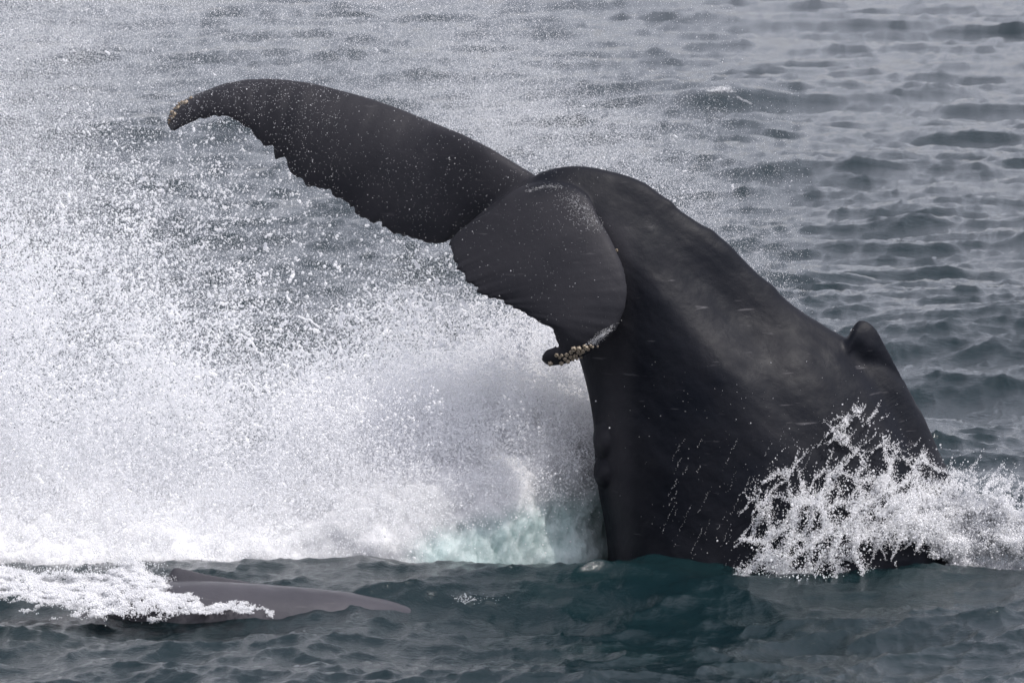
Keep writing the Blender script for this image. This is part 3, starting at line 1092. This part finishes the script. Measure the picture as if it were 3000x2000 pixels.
# ------------------------------------------------------------------ white water lace thrown against the flank
def voronoi_lace(box, cell, seed, jitter, keepf, radf, aniso=(1, 1), shear=0.0, step=2.5):
    r = np.random.default_rng(seed)
    x0, x1, y0, y1 = box
    gx = np.arange(x0, x1, step); gy = np.arange(y0, y1, step)
    X, Y = np.meshgrid(gx, gy)
    P = np.stack([X, Y, 0 * X], -1)
    wx = X + 26 * fbm(P, 1 / 90., 3, .5, seed + 1) * 1.6
    wy = Y + 26 * fbm(P, 1 / 90., 3, .5, seed + 2) * 1.6
    u = (wx + shear * wy) / (cell * aniso[0]); v = wy / (cell * aniso[1])
    iu, iv = np.floor(u).astype(int), np.floor(v).astype(int)
    d1 = np.full(X.shape, 9.); d2 = np.full(X.shape, 9.)
    for a in (-1, 0, 1):
        for b in (-1, 0, 1):
            ci, cj = iu + a, iv + b
            fx = ci + 0.5 + 0.48 * hash3(ci, cj, 0 * ci, seed + 5)
            fy = cj + 0.5 + 0.48 * hash3(ci, cj, 0 * ci + 3, seed + 6)
            d = np.hypot(u - fx, v - fy)
            n1 = np.minimum(d1, d)
            d2 = np.minimum(np.maximum(d1, d), d2)
            d1 = n1
    edge = (d2 - d1)
    return X, Y, edge


def lace_density(px, py):
    """how much white water hangs at a photo pixel of the right hand splash"""
    ctr = np.array([(2260, 1690, 130, 60, 1.0), (2400, 1630, 140, 110, .95), (2500, 1450, 120, 110, .62), (2560, 1330, 80, 80, .30), (2350, 1530, 80, 80, .6), (2700, 1500, 110, 90, 1.1),
                    (2860, 1540, 150, 90, 1.5), (2490, 1240, 70, 40, .14), (2620, 1620, 90, 50, .45), (2950, 1520, 130, 60, 1.2), (2420, 1500, 100, 90, .55), (2780, 1440, 60, 40, .5), (2300, 1600, 60, 70, .7)])
    s = 0
    for (cx, cy, sx, sy, a) in ctr:
        s = s + a * np.exp(-0.5 * (((px - cx) / sx) ** 2 + ((py - cy) / sy) ** 2))
    # the dark clear window low on the right, behind the falling sheet
    hole = np.exp(-0.5 * (((px - 2660) / 95) ** 2 + ((py - 1650) / 42) ** 2))
    hole2 = np.exp(-0.5 * (((px - 2750) / 28) ** 2 + ((py - 1600) / 40) ** 2))
    return np.clip(s - 1.3 * hole - 1.0 * hole2, 0, 2)


def build_lace():
    out_p, out_r = [], []
    for (cell, seed, off, thr) in [(70, 3, 0.05, 0.12), (125, 12, 0.16, 0.085)]:
        X, Y, e = voronoi_lace((2150, 3080, 1180, 1705), cell, seed, 0, None, None, aniso=(0.85, 1.25), shear=0.35, step=1.6)
        den = lace_density(X, Y)
        pn = fbm(np.stack([X, Y, 0 * X + seed], -1), 1 / 70., 4, .55, seed + 30)
        wid = thr * np.clip(den * 1.15 + 0.9 * pn - 0.20, 0, 1.8) * sstep(0.08, 0.25, den)
        rg = np.random.default_rng(seed + 50)
        m = rg.uniform(size=e.shape) < np.exp(-(e / np.maximum(wid, 1e-4)) ** 2) * (wid > 0.006)
        x, y, ee, dd = X[m], Y[m], e[m], den[m]
        r = np.random.default_rng(seed)
        k = r.uniform(size=len(x)) < 0.9
        x, y, dd = x[k] + r.normal(0, 1.2, k.sum()), y[k] + r.normal(0, 1.2, k.sum()), dd[k]
        sm = (r.uniform(size=len(x)) < 0.5) * r.exponential(9.0, len(x))          # thrown up and to the right
        x = x + sm * 0.55; y = y - sm * 0.83
        out_p.append(np.stack([x, y, np.full(len(x), off) + 0.05 * fbm(np.stack([x, y, 0 * x], -1), 1 / 60., 2, .5, seed) + r.uniform(0, 0.012, len(x))], -1))
        out_r.append(0.0034 * np.exp(0.35 * r.normal(size=len(x))))
    q = np.vstack(out_p); rad = np.concatenate(out_r)
    # coarse table of the flank's depth, so the sheet follows the body
    gx = np.arange(2150, 3100, 25); gy = np.arange(1160, 1730, 25)
    D = np.zeros((len(gy), len(gx)))
    for b, yy in enumerate(gy):
        for a, xx in enumerate(gx):
            loc, nor = hit(float(xx), float(yy))
            D[b, a] = loc.y if loc is not None else np.nan
    for b in range(len(gy)):
        row = D[b]; ok = ~np.isnan(row)
        if ok.any(): D[b] = np.interp(np.arange(len(gx)), np.flatnonzero(ok), row[ok])
    D = np.where(np.isnan(D), 0, D)
    D = np.minimum(D, -0.15)
    u = np.clip((q[:, 0] - gx[0]) / 25, 0, len(gx) - 1.001); v = np.clip((q[:, 1] - gy[0]) / 25, 0, len(gy) - 1.001)
    i, j = u.astype(int), v.astype(int); fu, fv = u - i, v - j
    dep = D[j, i] * (1 - fu) * (1 - fv) + D[j, i + 1] * fu * (1 - fv) + D[j + 1, i] * (1 - fu) * fv + D[j + 1, i + 1] * fu * fv
    P = at(q[:, 0], q[:, 1], dep - q[:, 2])
    return P, rad, (gx, gy, D)


LP, LR, FLANK = build_lace()
lace = points_obj('splash_lace', LP, LR, M_FROTH)
tag(lace, 'lacy web of white water thrown up against the whale flank at right', 'splash', kind='stuff')


def flank_depth(px, py):
    gx, gy, D = FLANK
    i = np.clip(((px - gx[0]) / 25).astype(int), 0, len(gx) - 1); j = np.clip(((py - gy[0]) / 25).astype(int), 0, len(gy) - 1)
    return D[j, i]


# flying drops round the lace, and the thick foam heap to its right
n = 22000
px, py = rng.uniform(2100, 3150, n), rng.uniform(1150, 1700, n)
den = lace_density(px, py)
tau = 0.04 * den + 1.0 * np.clip(den - 0.85, 0, 1) ** 1.2
nz = fbm(np.stack([px, py, 0 * px], -1), 1 / 40., 3, .6, 61)
k = rng.uniform(0, 1.2, n) < tau * np.exp(1.1 * nz)
px, py = px[k], py[k]
P4 = at(px, py, flank_depth(px, py) - rng.uniform(0.02, 0.3, len(px)))
R4 = np.clip(0.0038 * np.exp(0.45 * rng.normal(size=len(P4))), 0.002, 0.014)
tag(points_obj('splash_drops', P4, R4, M_DROP), 'loose white drops flying round the splash at the right of the whale', 'spray', kind='stuff')

# frothy mound beside the flank, right at the waterline
n = 420000
px, py = rng.uniform(2550, 3250, n), rng.uniform(1400, 1700, n)
g = lambda cx, cy, sx, sy: np.exp(-(((px - cx) / sx) ** 2 + ((py - cy) / sy) ** 2))
den = 1.3 * g(2850, 1535, 150, 70) + 0.9 * g(2690, 1510, 80, 60) + 1.0 * g(3030, 1560, 150, 60) + 0.5 * g(2820, 1620, 130, 40) + 0.25 * g(2900, 1660, 120, 20)
nz = fbm(np.stack([px, py, 0 * px], -1), 1 / 70., 5, .62, 161)
k = rng.uniform(0, 1, n) < np.clip(1.1 * (den - 0.36 + 0.75 * nz), 0, 1)
px, py, nz = px[k], py[k], nz[k]
Yd = np.interp(px, [2550, 2800, 3000], [-0.75, -0.25, -0.1]) - 0.25 * nz + rng.normal(0, 0.06, len(px))
P7 = at(px, py, Yd)
R7 = np.clip(0.0040 * np.exp(0.42 * rng.normal(size=len(P7))), 0.0015, 0.012)
tag(points_obj('foam', P7, R7, M_FOAM), 'bright frothy mound of foam at the waterline right of the big whale', 'foam', kind='stuff')

# drops and trickles on the dark flank
pts, rad = [], []
for k in range(900):
    px, py = random.uniform(1780, 2700), random.uniform(1050, 1680)
    if random.random() > 0.15 + 0.85 * math.exp(-((px - 2400) / 260) ** 2 - ((py - 1400) / 260) ** 2): continue
    loc, nor = hit(px, py)
    if loc is None: continue
    pts.append(loc + nor * 0.004); rad.append(min(0.006, 0.0012 + random.expovariate(1 / 0.0012)))
for k in range(46):                       # trickles running down to the left
    px, py = random.uniform(1950, 2450), random.uniform(1250, 1640)
    n = random.randint(8, 34)
    a = random.uniform(0.45, 0.75)
    for q in range(n):
        px -= random.uniform(1, 4.2) * a; py += random.uniform(1.5, 5)
        if random.random() < 0.35: continue
        loc, nor = hit(px + random.gauss(0, 1.5), py)
        if loc is None: continue
        pts.append(loc + nor * 0.002); rad.append(random.uniform(0.0015, 0.0042))
for k in range(800):                     # mist beading on the flukes
    px, py = random.uniform(600, 1800), random.uniform(250, 1000)
    loc, nor = hit(px, py)
    if loc is None or loc.z < 1.9: continue
    pts.append(loc + nor * 0.002); rad.append(random.uniform(0.0008, 0.0015))
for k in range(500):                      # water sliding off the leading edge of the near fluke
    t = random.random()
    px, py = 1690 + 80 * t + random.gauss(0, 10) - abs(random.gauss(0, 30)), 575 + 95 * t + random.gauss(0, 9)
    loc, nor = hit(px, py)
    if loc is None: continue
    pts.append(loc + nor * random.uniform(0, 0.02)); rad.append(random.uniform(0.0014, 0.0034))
for k in range(420):                      # white beads added to paint the wet highlight on the rounded leading edge
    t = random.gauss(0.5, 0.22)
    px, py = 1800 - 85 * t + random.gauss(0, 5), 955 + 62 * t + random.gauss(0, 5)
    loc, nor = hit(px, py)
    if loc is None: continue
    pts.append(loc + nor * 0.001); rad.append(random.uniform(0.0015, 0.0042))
for k in range(200):  # more white beads, painting the glint along the top of the arch
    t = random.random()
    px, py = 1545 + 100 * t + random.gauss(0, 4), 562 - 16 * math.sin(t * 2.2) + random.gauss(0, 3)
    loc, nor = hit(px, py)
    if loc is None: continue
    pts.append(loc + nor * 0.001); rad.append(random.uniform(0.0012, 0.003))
for k in range(160):                      # water caught in the notch before the dorsal fin
    px, py = random.uniform(2444, 2502), 968 + random.gauss(0, 2.5)
    loc, nor = hit(px, py + 3)
    if loc is None: continue
    pts.append(Vector(at(px, py - 1, 0.0 + random.gauss(0, 0.03)))); rad.append(random.uniform(0.002, 0.004))
tag(points_obj('drops_and_glints', np.array([tuple(p) for p in pts]), np.array(rad), M_LACE), 'beads and trickles of water on the dark whale skin, with white dots painting wet highlights', 'water drops', kind='stuff')

# ------------------------------------------------------------------ foam round the second whale
fo, fr = [], []
n = 520000
px, py = rng.uniform(-500, 800, n), rng.uniform(1600, 1830, n)
top = np.interp(px, [-525, -25, 35, 95, 175, 245, 305, 355, 400, 450, 500, 600, 700, 780], [1665, 1662, 1668, 1692, 1690, 1690, 1682, 1652, 1645, 1680, 1722, 1752, 1770, 1790])
bot = np.interp(px, [-500, 0, 100, 250, 400, 500, 600, 700, 780], [1715, 1735, 1765, 1800, 1808, 1800, 1792, 1797, 1800])
nz = fbm(np.stack([px, py * 2.6, 0 * px], -1), 1 / 75., 5, .62, 91)
n2 = fbm(np.stack([px, py * 2.2, 0 * px + 9], -1), 1 / 30., 3, .6, 95)
t = (py - top - 34 * nz - 12 * n2) / np.maximum(bot - top, 8)
n3 = fbm(np.stack([px, py, 0 * px + 4], -1), 1 / 9., 2, .6, 99)
f_ = sstep(-0.08, 0.22, t) * (1 - sstep(0.75, 1.15, t - 0.25 * nz)) * sstep(-1.0, -0.05, nz + 0.8 * n2 + 0.45 * n3 - 0.45 * np.clip(t, 0, 1) ** 2)
k = rng.uniform(size=n) < f_ ** 0.8
spk = (t > -0.6) & (t <= 0) & (rng.uniform(size=n) < 0.05 * np.exp(4 * t))
k |= spk
px, py, t = px[k], py[k], t[k]
Yf_ = -2.62 - 0.80 * np.clip(t, -0.3, 1) - 0.10 * n2[k] + rng.normal(0, 0.02, len(px))
P5 = at(px + rng.normal(0, 2.5, len(px)), py + rng.normal(0, 2.0, len(px)), Yf_)
R5 = np.clip(0.0034 * np.exp(0.35 * rng.normal(size=len(P5))), 0.0014, 0.011)
tag(points_obj('foam', P5, R5, M_FOAM), 'white foam breaking over the tail end of the smaller whale', 'foam', kind='stuff')
# little crown of drops by the whale's head
pts, rad = [], []
for k in range(90):
    a = random.choice([-0.5, -0.25, 0.05, 0.3, 0.6]) + random.gauss(0, 0.05)
    l = random.random() ** 0.7
    px, py = 1362 + a * 55 * l, 1768 - 32 * l * (1 - 0.35 * abs(a)) + 18 * l * l * abs(a)
    pts.append(at(px, py, -2.7)); rad.append(random.uniform(0.0025, 0.005))
for k in range(40):
    pts.append(at(random.gauss(1390, 40), random.uniform(1735, 1768), -2.7)); rad.append(random.uniform(0.002, 0.004))
tag(points_obj('splash_crown', np.array(pts), np.array(rad), M_LACE), 'tiny crown of drops popping up beside the smaller whale head', 'water drops', kind='stuff')

# ------------------------------------------------------------------ whitecap on the breaking wave behind
bx, by = at_water(2110, 300)
n = 800
u, v = rng.normal(0, 0.17, n), rng.normal(0, 0.06, n)
k = fbm(np.stack([u, v * 2, 0 * u], -1), 6, 3, .6, 8) > -0.1
u, v = u[k], v[k]
tail = rng.uniform(size=len(u)) < 0.22
u = np.where(tail, u * 0.6 + 0.45, u); v = np.where(tail, -0.25 - 0.5 * np.abs(u - 0.3), v)
X, Y = bx + u, by + v - 0.05
_, _, Z = sea(X, Y)
P6 = np.stack([X, Y, Z + rng.uniform(0, 0.03, len(X))], -1)
tag(points_obj('whitecap', P6, rng.uniform(0.003, 0.007, len(P6)), M_FOAM), 'small whitecap breaking on the wave crest beyond the tail', 'foam', kind='stuff')
